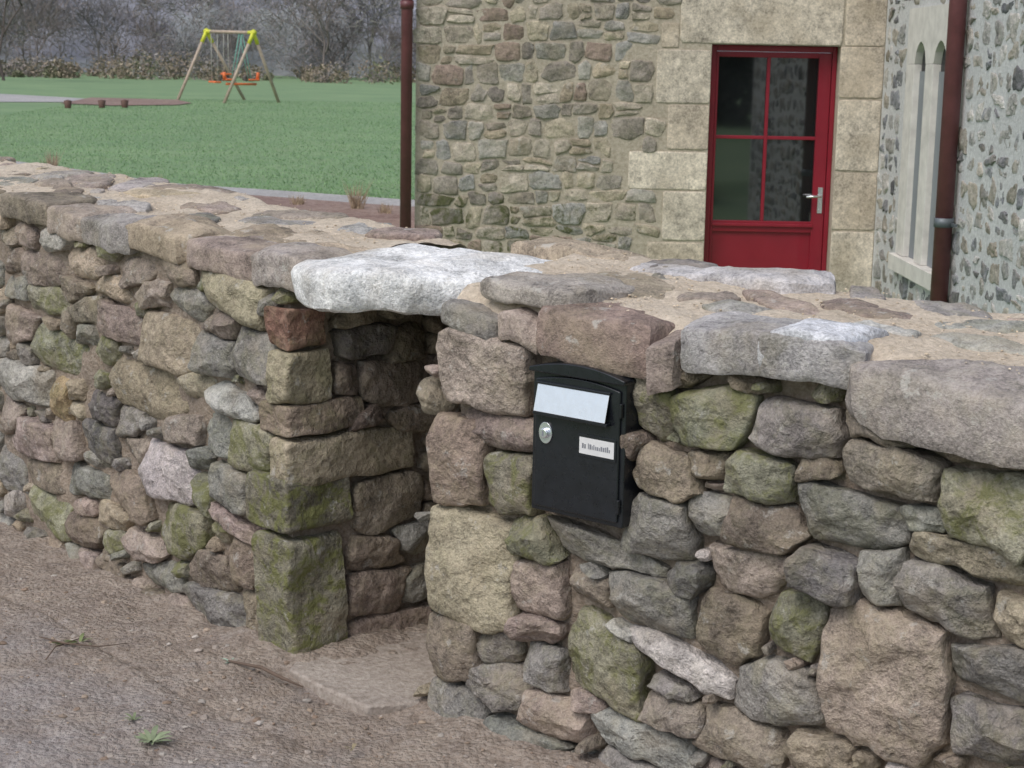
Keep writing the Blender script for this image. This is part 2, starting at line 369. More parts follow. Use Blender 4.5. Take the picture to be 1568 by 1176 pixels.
stJ=[]; fill(stJ,0.0,.34,0,1.0,[(.08,.05),(.05,.035)],500,'gbpn'); rubble(accR,JR,stJ,A=32,er=.014,seed0=9)
accR.obj('rubble_stones_right',M_stone,wall,sharp=38)
LSs=[(355,452,92,60,'t',8),(282,470,60,50,'g',0),(258,525,88,98,'t',0),(322,540,60,66,'g',0),(385,548,66,74,'g',0),(175,492,76,56,'p',8),(128,470,50,50,'b',0),
(82,538,90,60,'n',10),(36,590,66,60,'w',0),(86,612,28,60,'y',0),(220,600,104,76,'t',0),(150,628,56,50,'d',0),(342,612,96,40,'w',12),(276,660,66,58,'p',0),
(324,668,38,70,'g',0),(384,688,64,80,'n',0),(252,727,76,94,'w',0),(346,748,56,70,'g',0),(272,812,76,88,'n',0),(100,680,38,60,'p',0),(46,672,62,60,'p',0),
(146,672,56,50,'d',0),(188,648,46,50,'g',0),(70,788,58,62,'n',0),(166,790,52,40,'t',0),(362,806,90,30,'p',15),(338,938,96,56,'g',0),(318,872,70,60,'b',0),
(382,940,36,60,'t',0),(112,450,50,44,'b',0),(200,420,54,50,'p',0),(262,412,50,50,'b',0),(230,450,44,46,'p',0),(160,440,44,40,'t',0),(60,460,60,44,'n',0),(20,440,44,40,'g',0),
(30,500,50,50,'p',0),(60,410,56,50,'b',0),(125,405,60,40,'t',0),(310,430,26,30,'n',0),(300,590,50,40,'t',0),(205,690,50,50,'p',0),(130,740,60,50,'g',0),(60,730,60,46,'b',0),(200,760,56,60,'b',0),(310,760,30,50,'n',0),
(366,860,40,70,'b',0),(215,840,60,50,'p',0),(300,700,40,40,'g',0),(238,880,60,40,'g',0),(15,640,36,50,'p',0),(12,720,36,60,'g',0),(120,810,50,40,'b',0),(330,500,50,36,'b',0),(400,470,40,40,'g',0),(395,610,36,30,'p',0),(390,760,36,26,'p',0)]
stL=[to_stone(FL,*x) for x in LSs]
QL=[(412,460,510,478,540,'r'),(415,456,515,541,621,'t'),(400,456,565,624,674,'b'),(420,456,640,680,752,'t'),(380,455,545,738,826,'n'),(398,452,535,828,1030,'n')]
accQ=Acc()
stJL=[]
for i,(u0,uc,u1,v0,v1,c) in enumerate(QL):
    vm=(v0+v1)/2
    a=FL.uv(u0,vm); t=FL.uv(uc,v0)[1]; d=FL.uv(uc,v1)[1]; dep=JL.uv(u1,vm)[0]; w=(0-a[0])/2
    s=st(-w,(t+d)/2,w,(t-d)/2,0,8,c,build=False,lich=(1.0 if c=='n' else .3)); stL.append(s)
    D=super_dirs(w*1.0,s[3]*.985,9,88,random.uniform(-.02,.02),.035,i*5+2)
    ring_stone(accQ,FL,s[0],s[1],D,prof_block(.009,dep,12),(random.gauss(0,.04),random.gauss(0,.04)),off=.015,nz=.010,nf=8,col=s[6]*(.78 if c=='n' else 1),lich=s[7],seed=31+i,close=True,w=w,h=s[3])
    stJL.append(st(dep/2,(t+d)/2,dep/2,(t-d)/2,0,8,c,build=False))
for x in [(610,590,110,70,'b',0),(570,525,90,50,'d',0),(625,530,60,50,'b',0),(640,640,70,46,'b',0),(602,768,105,80,'b',0),(590,845,100,50,'b',0),(585,910,90,70,'b',0),(630,830,60,50,'g',0),(600,965,120,50,'b',0),(640,900,50,50,'g',0),(560,640,50,40,'b',0)]:
    stJL.append(to_stone(JL,*x))
fill(stJL,.05,.6,.0,.98,[(.06,.035),(.04,.025),(.025,.018)],600,'bbtb')
rubble(accQ,JL,stJL,A=40,er=.012,rel=.014,nz=.008,seed0=21)
BK=Fr(PR+IR*.5,XR,UP,-IR); stB=[]; fill(stB,-.55,.02,0,.98,[(.08,.05),(.05,.035),(.03,.02)],600,'bbgn'); rubble(accQ,BK,stB,A=36,er=.012,seed0=25)
accQ.obj('niche_quoin_stones',M_stone,wall,sharp=38)
accL=Acc()
fill(stL,-6.4,0,-.03,1.03,[(.06,.042),(.048,.034),(.034,.025),(.024,.017)],3200,'ggbpntpgbtw',ok=lambda s,z:z<float(1.066+.034*min(-s,2.0))-.055)
rubble(accL,FL,stL,A=40,dcap=1.25,er=.011,back=.09,nz=.008,rel=.022,tl=.16,seed0=5,gap=.003)
accL.obj('rubble_stones_left',M_stone,wall,sharp=38)
# --- cap stones
def cap(acc,ft,s0,s1,t0,t1,z0,z1,c,k=7,rot=0,tilt=(0,0),col=None,rough=.06,seed=0,er=.010,lich=None,nz=.009,K=8):
    b,l=pal(c,.06); b=np.array(col) if col is not None else b; l=l*.6 if lich is None else lich
    w=(s1-s0)/2;h=(t1-t0)/2
    D=polyize(super_dirs(w,h,k,88,rot,rough,seed),K,.03,seed,.25)
    ring_stone(acc,ft,(s0+s1)/2,(t0+t1)/2,D,prof_slab(er,z1-z0),tilt,off=z1,nz=nz,nf=7,col=b,lich=l,seed=seed+60,close=True,w=w,h=h,
       facets=[(random.uniform(-.03,.03),random.uniform(-.03,.03),random.uniform(.002,.012)) for _ in range(4)])
capA=Acc()
def capR(u0,u1,vt,vb,t1,c,t0=-.03,**k):
    um=(u0+u1)/2; a=FR.uv(u0,(vt+vb)/2,-t0); b=FR.uv(u1,(vt+vb)/2,-t0); zt=FR.uv(um,vt,-t0)[1]; zb=FR.uv(um,vb,-t0)[1]
    cap(capA,TR,a[0],b[0],t0,t1,zb,zt,c,**k)
def capL(u0,u1,vt,vb,t1,c,t0=-.02,**k):
    um=(u0+u1)/2; a=FL.uv(u0,(vt+vb)/2,-t0); b=FL.uv(u1,(vt+vb)/2,-t0); zt=FL.uv(um,vt,-t0)[1]; zb=FL.uv(um,vb,-t0)[1]
    cap(capA,TL,a[0],b[0],t0,t1,zb,zt,c,**k)
capR(664,758,468,506,.28,'g',seed=1,t0=-.02); capR(752,815,478,524,.22,'p',seed=2)
capR(718,880,434,466,.30,'t',seed=3,t0=-.0,rough=.10,tilt=(0,.05),col=(.42,.38,.34))
capR(806,992,474,550,.18,'b',seed=4,t0=-.03,k=9,col=(.30,.225,.195),tilt=(0,.03))
capR(984,1030,510,592,.18,'p',seed=5)
capR(1016,1298,505,574,.20,'g',seed=6,t0=-.035,k=6,rough=.10,col=(.44,.42,.415),tilt=(.04,.0),K=7)
capR(1264,1640,578,682,.22,'g',seed=7,t0=-.05,k=6,col=(.37,.33,.305),rough=.09,tilt=(0,.03),K=7)
cap(capA,TR,1.85,2.4,-.05,.30,.9,1.03,'p',seed=8); cap(capA,TR,2.42,2.95,-.04,.3,.9,1.02,'g',seed=9); cap(capA,TR,2.97,3.3,-.04,.3,.9,1.02,'b',seed=10)
BR=Fr(PR+IR*.46,XR,UP,-IR)
b0=BR.uv(950,425)[0]; b1=BR.uv(1236,432)[0]; zb0=BR.uv(1100,446)[1]; zb1=BR.uv(1100,413)[1]
cap(capA,TR,b0,b1,.44,.66,zb0-.02,zb1,'g',seed=12,k=3.4,col=(.56,.54,.54),rough=.13,tilt=(0,.05),lich=0,K=10)
cap(capA,TR,b0-.42,b0-.03,.50,.70,1.05,1.135,'t',seed=13)
PT=Fr(PR+UP*1.08,XR,IR,UP)
q0=PT.uv(1165,500); q1=PT.uv(1370,500)
cap(capA,TR,q0[0],q1[0],q0[1]-.05,q0[1]+.22,1.02,1.090,'w',seed=14,col=(.72,.73,.76),lich=0,rough=.15,K=6)
cap(capA,TR,1.45,1.9,.42,.7,1.0,1.06,'t',seed=15)
def poly_dirs(pts,c,A=110):
    out=[]; 
    for i in range(A):
        t=2*math.pi*i/A+.003; d=np.array([math.cos(t),math.sin(t)]); best=.01
        for p,q in zip(pts,pts[1:]+pts[:1]):
            p=np.array(p)-c;q=np.array(q)-c; e=q-p; den=d[0]*e[1]-d[1]*e[0]
            if abs(den)<1e-9: continue
            r=(p[0]*e[1]-p[1]*e[0])/den; w=(p[0]*d[1]-p[1]*d[0])/den
            if r>0 and -1e-6<=w<=1+1e-6: best=max(best,r)
        out.append(d*best)
    R=np.array(out); th=np.arange(A)/A*6.2832
    R=R*(1+.022*fbm(np.stack([np.cos(th)*5,np.sin(th)*5,th*0],-1),3,3))[:,None]
    return .12*np.roll(R,1,0)+.76*R+.12*np.roll(R,-1,0)
SP=[(-.485,-.01),(-.42,-.06),(-.32,-.115),(-.22,-.125),(-.14,-.07),(-.07,-.01),(.06,.15),(.17,.38),(.20,.58),(-.2,.64),(-.42,.60),(-.53,.3)]
cc=np.array([-.20,.22]); D=poly_dirs(SP,cc)
th_=.105
pr=[(0,0),(.15,0),(.3,0),(.45,0),(.58,0),(.7,0),(.8,0),(.88,0),(.94,-.002),(.975,-.007),(1,-.018),(1.0,-.04),(.985,-.06),(.975,-.078),(.955,-.095),(.91,-th_),(.8,-th_),(.5,-th_),(.25,-th_)]
ring_stone(capA,TR,cc[0],cc[1],D,pr,(.0,.05),off=1.114,nz=.010,nf=7,col=(.86,.86,.85),lich=.05,seed=77,close=True,w=.35,h=.35,facets=[(.05,.02,.02),(-.06,.03,.02),(.0,-.05,.018)])
capL(374,458,384,436,.20,'p',seed=21,col=(.44,.39,.36)); capL(270,380,370,414,.2,'p',seed=22); capL(185,275,340,384,.2,'t',seed=23,rough=.10); capL(118,190,330,372,.18,'g',seed=26); capL(60,122,318,356,.2,'p',seed=24); capL(-5,64,300,340,.2,'b',seed=25)
s=FL.uv(-5,320,.03)[0]
i=0
while s>-6.3:
    w=random.uniform(.13,.26); z=float(ztL(s,0))+.012; cap(capA,TL,s-w,s,-.02,random.uniform(.14,.25),z-random.uniform(.05,.08),z,random.choice('gptb'),seed=30+i); s-=w+.01; i+=1
capA.obj('cap_stones',M_cap,wall,sharp=38)
topA=Acc(); tt=[]
fill(tt,-6.3,-.1,.20,.60,[(.15,.08),(.10,.06),(.06,.04)],160,'gptwpw',rotj=.5,tight=.6)
rubble(topA,TL,tt,A=36,dcap=1.0,gap=.008,er=.008,back=.05,nz=.006,rel=.006,tl=.03,hfun=lambda s,t:ztL(s,t)+.004,seed0=41)
tt=[]; fill(tt,.25,3.2,.22,.60,[(.14,.07),(.09,.05),(.05,.035)],110,'gptwp',rotj=.5,tight=.6)
rubble(topA,TR,tt,A=36,dcap=1.0,gap=.008,er=.008,back=.05,nz=.006,rel=.006,tl=.03,hfun=lambda s,t:ztR(s,t)+.004,seed0=43)
topA.obj('bedded_flat_stones',M_cap,wall,sharp=38)
def pebbles(name,pts,rad,mat,cols,parent=None,flat=.6):
    t=(1+5**.5)/2
    iv=np.array([(-1,t,0),(1,t,0),(-1,-t,0),(1,-t,0),(0,-1,t),(0,1,t),(0,-1,-t),(0,1,-t),(t,0,-1),(t,0,1),(-t,0,-1),(-t,0,1)])/1.9
    iff=np.array([(0,11,5),(0,5,1),(0,1,7),(0,7,10),(0,10,11),(1,5,9),(5,11,4),(11,10,2),(10,7,6),(7,1,8),(3,9,4),(3,4,2),(3,2,6),(3,6,8),(3,8,9),(4,9,5),(2,4,11),(6,2,10),(8,6,7),(9,8,1)])
    a=Acc()
    for p,r in zip(pts,rad):
        an=random.random()*6.28; c,s_=math.cos(an),math.sin(an)
        v=iv*(1+rng.uniform(-.25,.25,(12,1)))*np.array([r*random.uniform(.8,1.5),r,r*flat])
        v=np.stack([v[:,0]*c-v[:,1]*s_,v[:,0]*s_+v[:,1]*c,v[:,2]],1)+p
        cl=cols[random.randrange(len(cols))]; k=random.uniform(.8,1.2)
        a.add(v,iff,(cl[0]*k,cl[1]*k,cl[2]*k,0))
    return a.obj(name,mat,parent,False)
M_peb=attr_mat('pebble_stone',.9,60,.25)
pts=[];rad=[]
for _ in range(900):
    s=random.uniform(-3.5,-.1); t=random.uniform(.05,.62); p=TL.w(np.array(s),np.array(t),np.array(float(ztL(s,t))+.004)); pts.append(p); rad.append(random.uniform(.0015,.004))
for _ in range(800):
    s=random.uniform(.05,2.2); t=random.uniform(.05,.62); p=TR.w(np.array(s),np.array(t),np.array(float(ztR(s,t))+.004)); pts.append(p); rad.append(random.uniform(.0015,.004))
pebbles('loose_grit',pts,rad,M_peb,[(.6,.5,.37),(.65,.56,.44),(.5,.41,.3)],wall)
# ================================================================ LETTERBOX
lbx=empty('letterbox')
def arch(x0,x1,y0,y1,r,n=14):
    p=[(x0,y0),(x1,y0)]
    for i in range(n+1):
        t=i/n; x=x1+(x0-x1)*t; p.append((x,y1+r*(1-(2*t-1)**2)))
    return p
poly_extrude('body',FR,arch(LS0,LS1,LZ0,LZ1-.004,.018),-.10,.030,M_black,lbx,.004)
poly_extrude('hood',FR,[(LS0-.004,LZ1-.012)]+[(LS1+.004,LZ1-.012)]+arch(LS0-.004,LS1+.004,0,LZ1-.002,.020)[2:],-.10,.044,M_black,lbx,.003)
poly_extrude('door_panel',FR,arch(LS0+.012,LS1-.012,LZ0+.012,LZ1-.028,.014),.030,.037,M_black,lbx,.004)
fx0,fx1,fz0,fz1=LS0+.022,LS1-.038,LZ1-.100,LZ1-.038
def slab3(name,pts,mat,th=.003):
    v=[FR.w(np.array(a),np.array(b),np.array(c)) for a,b,c in pts]; v+= [FR.w(np.array(a),np.array(b),np.array(c-th)) for a,b,c in pts]
    me=bpy.data.meshes.new(name); me.from_pydata([tuple(map(float,q)) for q in v],[],[(0,1,2,3),(7,6,5,4),(0,4,5,1),(1,5,6,2),(2,6,7,3),(3,7,4,0)]); me.materials.append(mat)
    o=bpy.data.objects.new(name,me); sc.collection.objects.link(o); o.parent=lbx; b=o.modifiers.new('b','BEVEL'); b.width=.001; b.segments=2
slab3('flap',[(fx0,fz0,.056),(fx1,fz0,.056),(fx1,fz1,.0415),(fx0,fz1,.0415)],M_chrome)
poly_extrude('flap_surround_bottom',FR,rect(fx0-.004,fx1+.004,fz0-.008,fz0-.001),.037,.054,M_black,lbx,.0015)
poly_extrude('flap_hinge',FR,rect(fx0-.004,fx1+.004,fz1,fz1+.006),.037,.045,M_black,lbx,.0015)
def disc(name,x,y,rx,ry,n0,n1,mat,bv=.001): poly_extrude(name,FR,[(x+rx*math.cos(t*math.pi/14),y+ry*math.sin(t*math.pi/14)) for t in range(28)],n0,n1,mat,lbx,bv)
lx=FR.uv(832,662,.04)
disc('lock_plate',lx[0]+.006,lx[1],.019,.025,.037,.041,M_chrome); disc('lock_barrel',lx[0]+.006,lx[1],.012,.012,.041,.050,M_chrome,.003); poly_extrude('key_slot',FR,rect(lx[0]+.0045,lx[0]+.0075,lx[1]-.006,lx[1]+.006),.0502,.0510,M_ink,lbx)
la=FR.uv(887,684,.04); lc2=FR.uv(940,688,.04); lh=.022
lz=(la[1]+lc2[1])/2
poly_extrude('label_holder',FR,rect(la[0]-.005,lc2[0]+.005,lz-lh-.004,lz+lh+.004),.037,.0395,M_black,lbx,.001)
poly_extrude('label',FR,rect(la[0],lc2[0],lz-lh*.85,lz+lh*.85),.0395,.0402,M_label,lbx)
x=la[0]+.008
while x<lc2[0]-.010:
    w=random.uniform(.002,.005); hh=random.uniform(.006,.013)
    if random.random()<.9: poly_extrude('writing',FR,rect(x,x+w,lz-.006,lz-.006+hh),.0402,.0406,M_ink,lbx)
    x+=w+.0018
for zz in (LZ0+.05,LZ1-.07): poly_extrude('hinge',FR,rect(LS1-.012,LS1-.005,zz-.016,zz+.016),.030,.040,M_black,lbx,.002)
# ================================================================ GROUND
def sd(x,y):
    a=(x-PR[0])*IR[0]+(y-PR[1])*IR[1]; b=(x-PL[0])*IL[0]+(y-PL[1])*IL[1]; return np.minimum(a,b)
def gz(x,y):
    base=np.interp(y,[0,20,62,100,130,400],[-.3,-.3,.24,.33,.5,1.2])+ .05*fbm(np.stack([x*.08,y*.08,0*x],-1),3,2)*np.clip((y-18)/20,0,1)
    t=np.clip((sd(x,y)-.55)/.5,0,1); t=t*t*(3-2*t)
    return -.060*(1-t)+base*t
def axis(c0,c1,fine,lo,hi,g=1.12):
    m=list(np.arange(c0,c1,fine)); st_=fine;x=c1
    while x<hi: m.append(x); st_*=g; x+=st_
    m.append(hi); st_=fine;x=c0-fine
    while x>lo: m.insert(0,x); st_*=g; x-=st_
    m.insert(0,lo); return np.array(m)
xs=axis(-6,4,.15,-500,500); ys=axis(-1,12,.15,-300,700,1.06)
X_,Y_=np.meshgrid(xs,ys,indexing='ij'); Z_=gz(X_,Y_)
t=NT('field_grass'); n=t.noise(.35,5,.6); n2=t.noise(3,5,.65); n3=t.noise(22,3,.6)
c=t.mix(t.ramp(n,.35,.65),(.15,.26,.125),(.205,.32,.155)); c=t.mix(t.ramp(n2,.35,.7,0,.5),c,(.25,.30,.165)); c=t.mix(t.ramp(n3,.5,.75,0,.3),c,(.12,.20,.09))
t.l(c,t.b.inputs['Base Color']); t.b.inputs['Roughness'].default_value=.9; t.bump(n3,.5,.03); M_grass=t.m
a=Acc(); a.add(np.stack([X_,Y_,Z_],-1).reshape(-1,3),grid_faces(len(xs),len(ys)),(.1,.2,.1,0)); a.obj('ground',M_grass)
ss=np.arange(-4.2,2.6,.0125); ts=np.arange(-2.7,.62,.0125)
S_,T_=np.meshgrid(ss,ts,indexing='ij'); P=TR.O+S_[...,None]*TR.X+T_[...,None]*TR.Y
dd=sd(P[...,0],P[...,1]); 
ln=-.34+.014*fbm(P*3,5,2)
hgt=-.004+.011*fbm(P*2.2,7,3)+.007*fbm(P*11,8,3)+.006*np.abs(vn(P*38,2))*np.clip((dd+1.2),.35,1)
hgt+=.004*np.clip((ln-dd)/.03,0,1)-.009*np.exp(-((dd-ln)/.009)**2)+.010*np.clip((dd+.10)/.10,0,1)*(1+.8*fbm(P*9,12,2))
# shallow wheel ruts along the track
hgt+=-.012*np.exp(-((dd+1.0+.03*vn(P*1.2,9))/.10)**2)-.007*np.exp(-((dd+1.28)/.05)**2)
P[...,2]=np.where(dd<.45,hgt,hgt-.5)
near=np.clip(1.15+dd/.95,0,1)
a=Acc(); ccol=np.zeros(P.shape[:2]+(4,)); ccol[...,:3]=near[...,None]; ccol[...,3]=1; a.add(P.reshape(-1,3),grid_faces(len(ss),len(ts)),ccol.reshape(-1,4))
t=NT('dirt_road_surface'); at=t.n('ShaderNodeAttribute',attribute_name='Col'); nn=t.noise(2.6,5,.6); n2=t.noise(34,4,.7); n3=t.noise(190,3,.7)
c=t.mix(t.ramp(nn,.35,.65),(.335,.285,.26),(.45,.395,.365)); 
m=t.math('ADD',at.outputs['Fac'],t.ramp(t.noise(4,5,.65),.3,.7,-.45,.45)); c=t.mix(t.ramp(m,.2,.85,0,1),c,t.mix(t.ramp(t.noise(7,4,.6),.35,.65),(.28,.215,.165),(.42,.335,.26)))
c=t.mix(t.ramp(n2,.3,.7),t.mix(.34,c,(.06,.045,.04)),t.mix(.12,c,(1,1,1)))
vo=t.vor(70)
c=t.mix(t.math('MULTIPLY',t.ramp(vo,0,.35,1,0),.3),c,(.55,.51,.48)); c=t.mix(t.ramp(n3,.55,.75,0,.6),c,(.12,.095,.08)); c=t.mix(t.ramp(t.noise(11,5,.7),.56,.70,0,.45),c,(.19,.145,.12))
t.l(c,t.b.inputs['Base Color']); t.l(t.ramp(t.noise(5,4,.6),.4,.65,.55,.95),t.b.inputs['Roughness'])
t.bump(t.math('ADD',t.math('ADD',n2,t.math('MULTIPLY',n3,.6)),t.math('MULTIPLY',vo,-.8)),1.,.011)
a.obj('dirt_road',t.m)
def rz(s,t): 
    p=TR.O+s*TR.X+t*TR.Y; i=min(max(int((s-ss[0])/.0125),0),len(ss)-1); j=min(max(int((t-ts[0])/.0125),0),len(ts)-1); return np.array([p[0],p[1],P[i,j,2]])
M_conc=earth_mat('worn_concrete',(.34,.28,.23),(.43,.365,.305),.8,.004)
poly_extrude('niche_floor',TR,[(-.49,.02),(-.44,-.07),(-.28,-.10),(-.10,-.12),(-.02,.0),(.0,.52),(-.5,.54)],-.04,.014,M_conc,wall,.008)
pts=[];rad=[]
for _ in range(10000):
    s=random.uniform(-3.6,1.5); t_=random.uniform(-2.2,-.0)
    p=rz(s,t_); d=float(sd(p[0],p[1]))
    if d>-.01: continue
    if random.random()>math.exp(-abs(d+.1)*1.1)+.15: continue
    r=min(.0017/random.random()**.5,.010); pts.append(p+np.array([0,0,r*.15])); rad.append(r)
pebbles('gravel',pts,rad,M_peb,[(.38,.33,.29),(.44,.40,.36),(.28,.21,.16),(.33,.26,.2),(.36,.29,.23)])
M_leafm=attr_mat('leaf_green',.6,40,.3)
def weed(u,v,n,L,col,name='weed'):
    p0=np.array(hit(u,v,(0,0,.0),(0,0,1))); a=Acc()
    for i in range(n):
        an=random.uniform(0,6.28); l=L*random.uniform(.5,1); up=random.uniform(.25,1.1); w=l*.13
        d=np.array([math.cos(an),math.sin(an),0]); q=np.array([-d[1],d[0],0]); V=[]
        for k in range(5):
            f=k/4; ww=w*math.sin(math.pi*min(.97,f*.85+.1)); c_=p0+d*l*f+np.array([0,0,.004+l*up*(f-.6*f*f)]); V+= [c_-q*ww,c_+q*ww]
        cl=np.array(col)*random.uniform(.7,1.3); a.add(np.array(V),[(2*k,2*k+1,2*k+3,2*k+2) for k in range(4)],(cl[0],cl[1],cl[2],0))
    a.obj(name,M_leafm)
weed(232,1140,16,.06,(.26,.31,.19)); weed(122,988,12,.05,(.15,.18,.08)); weed(100,990,9,.045,(.12,.13,.06)); weed(355,1018,4,.035,(.38,.50,.40)); weed(205,1105,7,.03,(.25,.3,.17)); weed(540,1150,5,.03,(.33,.28,.18))
M_twig=plain('dead_twig',(.14,.10,.075),.9)
def gp(u,v,z=.012): return tuple(hit(u,v,(0,0,z),(0,0,1)))
tube('twig',[gp(350,1012),gp(400,1022,.02),gp(432,1038,.016),gp(464,1052)],[.003,.005,.005,.002],M_twig,None,8)
tube('twig',[gp(60,975),gp(100,985,.02),gp(150,990),gp(195,985)],[.002,.003,.002,.001],M_twig,None,6)
tube('twig',[gp(70,1010),gp(85,990,.02),gp(130,975)],[.002,.002,.001],M_twig,None,6)
# ================================================================ HOUSE
house=empty('stone_house')
HY=13.7; HF=Fr((0,HY,0),(1,0,0),UP,(0,-1,0)); WX=2.9; WF=Fr((WX,HY,0),(0,-1,0),UP,(-1,0,0))
hx=lambda u,v=200:HF.uv(u,v)[0]; hz=lambda u,v:HF.uv(u,v)[1]
DX0,DX1=hx(1085),hx(1281); DZ1=hz(1180,69); DZ0=-.3; X0=hx(636); ZT=3.4
for nm,r_ in (('wall_left',rect(X0,DX0,-.5,DZ1)),('wall_right',rect(DX1,WX+.02,-.5,DZ1)),('wall_over_door',rect(X0,WX+.02,DZ1,5.2))):
    poly_extrude(nm,HF,r_,-.45,0,M_hmort,house)
poly_extrude('gable_return_wall',Fr((X0,HY,0),(0,1,0),UP,(-1,0,0)),rect(.46,7.5,-.5,5.2),-.4,-.002,M_hmort,house)
blk=[]
cr=(.66,.59,.49); cr2=(.60,.52,.42)
def B(u0,u1,v0,v1,tone): 
    um=(u0+u1)/2; return (hx(u0,(v0+v1)/2),hx(u1,(v0+v1)/2),hz(um,v1),hz(um,v0),tone)
L_=[B(1005,1084,76,158,cr),B(1022,1083,161,229,cr2),B(962,1082,232,290,cr),B(1014,1080,293,368,cr),B(990,1078,371,440,cr2)]
for b in L_: blk.append((b[0],DX0,b[2],b[3],b[4]))
zr=[(DZ1,hz(1310,150)),(hz(1310,153),hz(1310,262)),(hz(1310,265),hz(1310,352)),(hz(1310,355),-.3)]
for i,(a_,b_) in enumerate(zr): blk.append((DX1,WX-.004,b_,a_,[cr2,cr,cr2,cr][i]))
blk.append((hx(1042,30),hx(1292,30),DZ1+.004,hz(1170,-20),cr)); blk.append((hx(1132,-40),WX-.004,hz(1170,-23),2.75,cr2))
blk.append((hx(1295,30),WX-.004,DZ1+.004,hz(1310,-20),cr2)); blk.append((hx(950,-40),hx(1128,-40),hz(1170,-23),2.6,cr))
bl=(hx(1012,90),DX0-.002,hz(1040,73),hz(1040,35),cr2); blk.append((bl[0],hx(1040,50),bl[2],bl[3],bl[4]))
blk.append((DX0-.35,DX0,hz(990,442)-.35,hz(990,442),cr))
accB=Acc(); stH=[]
for i,(x0,x1,z0,z1,tone) in enumerate(blk):
    x0+=.002;x1-=.002;z0+=.002;z1-=.002
    w=(x1-x0)/2;h=(z1-z0)/2
    ring_stone(accB,HF,(x0+x1)/2,(z0+z1)/2,super_dirs(w,h,34,64,0,.004,i),prof_block(.002,.10,2),(0,0),off=.008+random.uniform(-.001,.001),nz=.0018,nf=5,col=np.array(tone)*random.uniform(.92,1.08),lich=.0,seed=200+i,close=True,w=w,h=h)
    stH.append(st((x0+x1)/2,(z0+z1)/2,w,h,0,12,'g',build=False))
stH.append(st((DX0+DX1)/2,(DZ0+DZ1)/2,(DX1-DX0)/2,(DZ1-DZ0)/2,0,12,'g',build=False))
HC=[(.43,.365,.275),(.36,.325,.28),(.49,.43,.33),(.32,.285,.245),(.41,.36,.295),(.39,.37,.33),(.31,.24,.20),(.45,.40,.33),(.53,.47,.385),(.28,.25,.22),(.37,.36,.34)]
def courses(stones,x0,x1,z0,z1,cols,blocked,wr=(.06,.17),hr=(.045,.088),pp=.25):
    z=z0
    while z<z1:
        h=random.uniform(*hr); x=x0+random.uniform(0,.05)
        while x<x1:
            w=random.uniform(*wr)*(.6+.4*random.random()); two=random.random()<pp and h>.055
            for q in ((-.5,.5) if two else (0,)):
                hh=h*random.uniform(.85,1.15)*(.5 if two else 1); xc=x+w+random.uniform(-.02,.02); zc_=z+h+q*h+random.uniform(-.016,.016)+.03*math.sin(xc*1.9)
                if xc+w*.6>x1 and x1<90: w=max(.04,(x1-(xc-w))/2); xc=x1-w
                if any(b[0]-w*.55<xc<b[1]+w*.55 and b[2]-hh*.5<zc_<b[3]+hh*.5 for b in blocked): continue
                stones.append(st(xc,zc_,w*.97,hh*.97,random.gauss(0,.07),random.uniform(3,6),'g',col=np.array(random.choice(cols))*random.uniform(.8,1.18)))
            x+=2*w
        z+=2*h
blocked=[b[:4] for b in blk]+[(DX0,DX1,-.3,DZ1)]
courses(stH,X0+.01,WX-.01,-.2,3.0,HC,blocked)
accH=Acc()
rubble(accH,HF,stH,A=32,dcap=1.25,gap=.008,er=.006,back=.05,nz=.005,rel=.009,tl=.03,warp=.026,seed0=51,K=(5,8),rough=.07,off0=.010,lichf=lambda x,z,l:(1.0 if z<.55 and x<1 else .3))
accH.obj('facade_rubble',M_house,house,sharp=40); accB.obj('dressed_stone_surround',M_dress,house)
dr=lambda nm,x0,x1,z0,z1,n0,n1,m=M_red,bv=.004: poly_extrude(nm,HF,rect(x0,x1,z0,z1),n0,n1,m,house,bv)
e=.002
fw=.055
dr('door_frame_left',DX0+e,DX0+fw,DZ0,DZ1-e,-.22,-.12); dr('door_frame_right',DX1-fw*.7,DX1-e,DZ0,DZ1-e,-.22,-.12); dr('door_frame_head',DX0+fw,DX1-fw*.7,DZ1-.05,DZ1-e,-.22,-.12)
a0,a1=DX0+fw+.003,DX1-fw*.7-.003; gz0=hz(1180,341); gz1=hz(1180,86)-.01; g0,g1=hx(1100),hx(1254)
dr('door_stile_left',a0,g0,DZ0+.01,DZ1-.053,-.20,-.14); dr('door_stile_right',g1,a1,DZ0+.01,DZ1-.053,-.20,-.14)
dr('door_top_rail',g0,g1,gz1,DZ1-.053,-.20,-.142); dr('door_lock_rail',g0,g1,gz0-.09,gz0,-.20,-.142); dr('door_bottom_rail',g0,g1,DZ0+.01,DZ0+.14,-.20,-.142)
dr('door_panel_lower',g0-.004,g1+.004,DZ0+.13,gz0-.085,-.19,-.165); dr('panel_moulding',g0-.01,g1+.01,gz0-.045,gz0-.02,-.142,-.122); 
xm=(g0+g1)/2; zm=hz(1180,212)
dr('glazing_bar_vertical',xm-.014,xm+.014,gz0,gz1,-.19,-.148); dr('glazing_bar_left',g0,xm-.014,zm-.014,zm+.014,-.19,-.149); dr('glazing_bar_right',xm+.014,g1,zm-.014,zm+.014,-.19,-.149)
dr('door_glass',g0-.003,g1+.003,gz0-.003,gz1+.003,-.178,-.170,M_glass,0)
hp=(hx(1260,310),hz(1260,310)); dr('handle_plate',hp[0]-.02,hp[0]+.02,hp[1]-.10,hp[1]+.11,-.14,-.134,M_chrome)
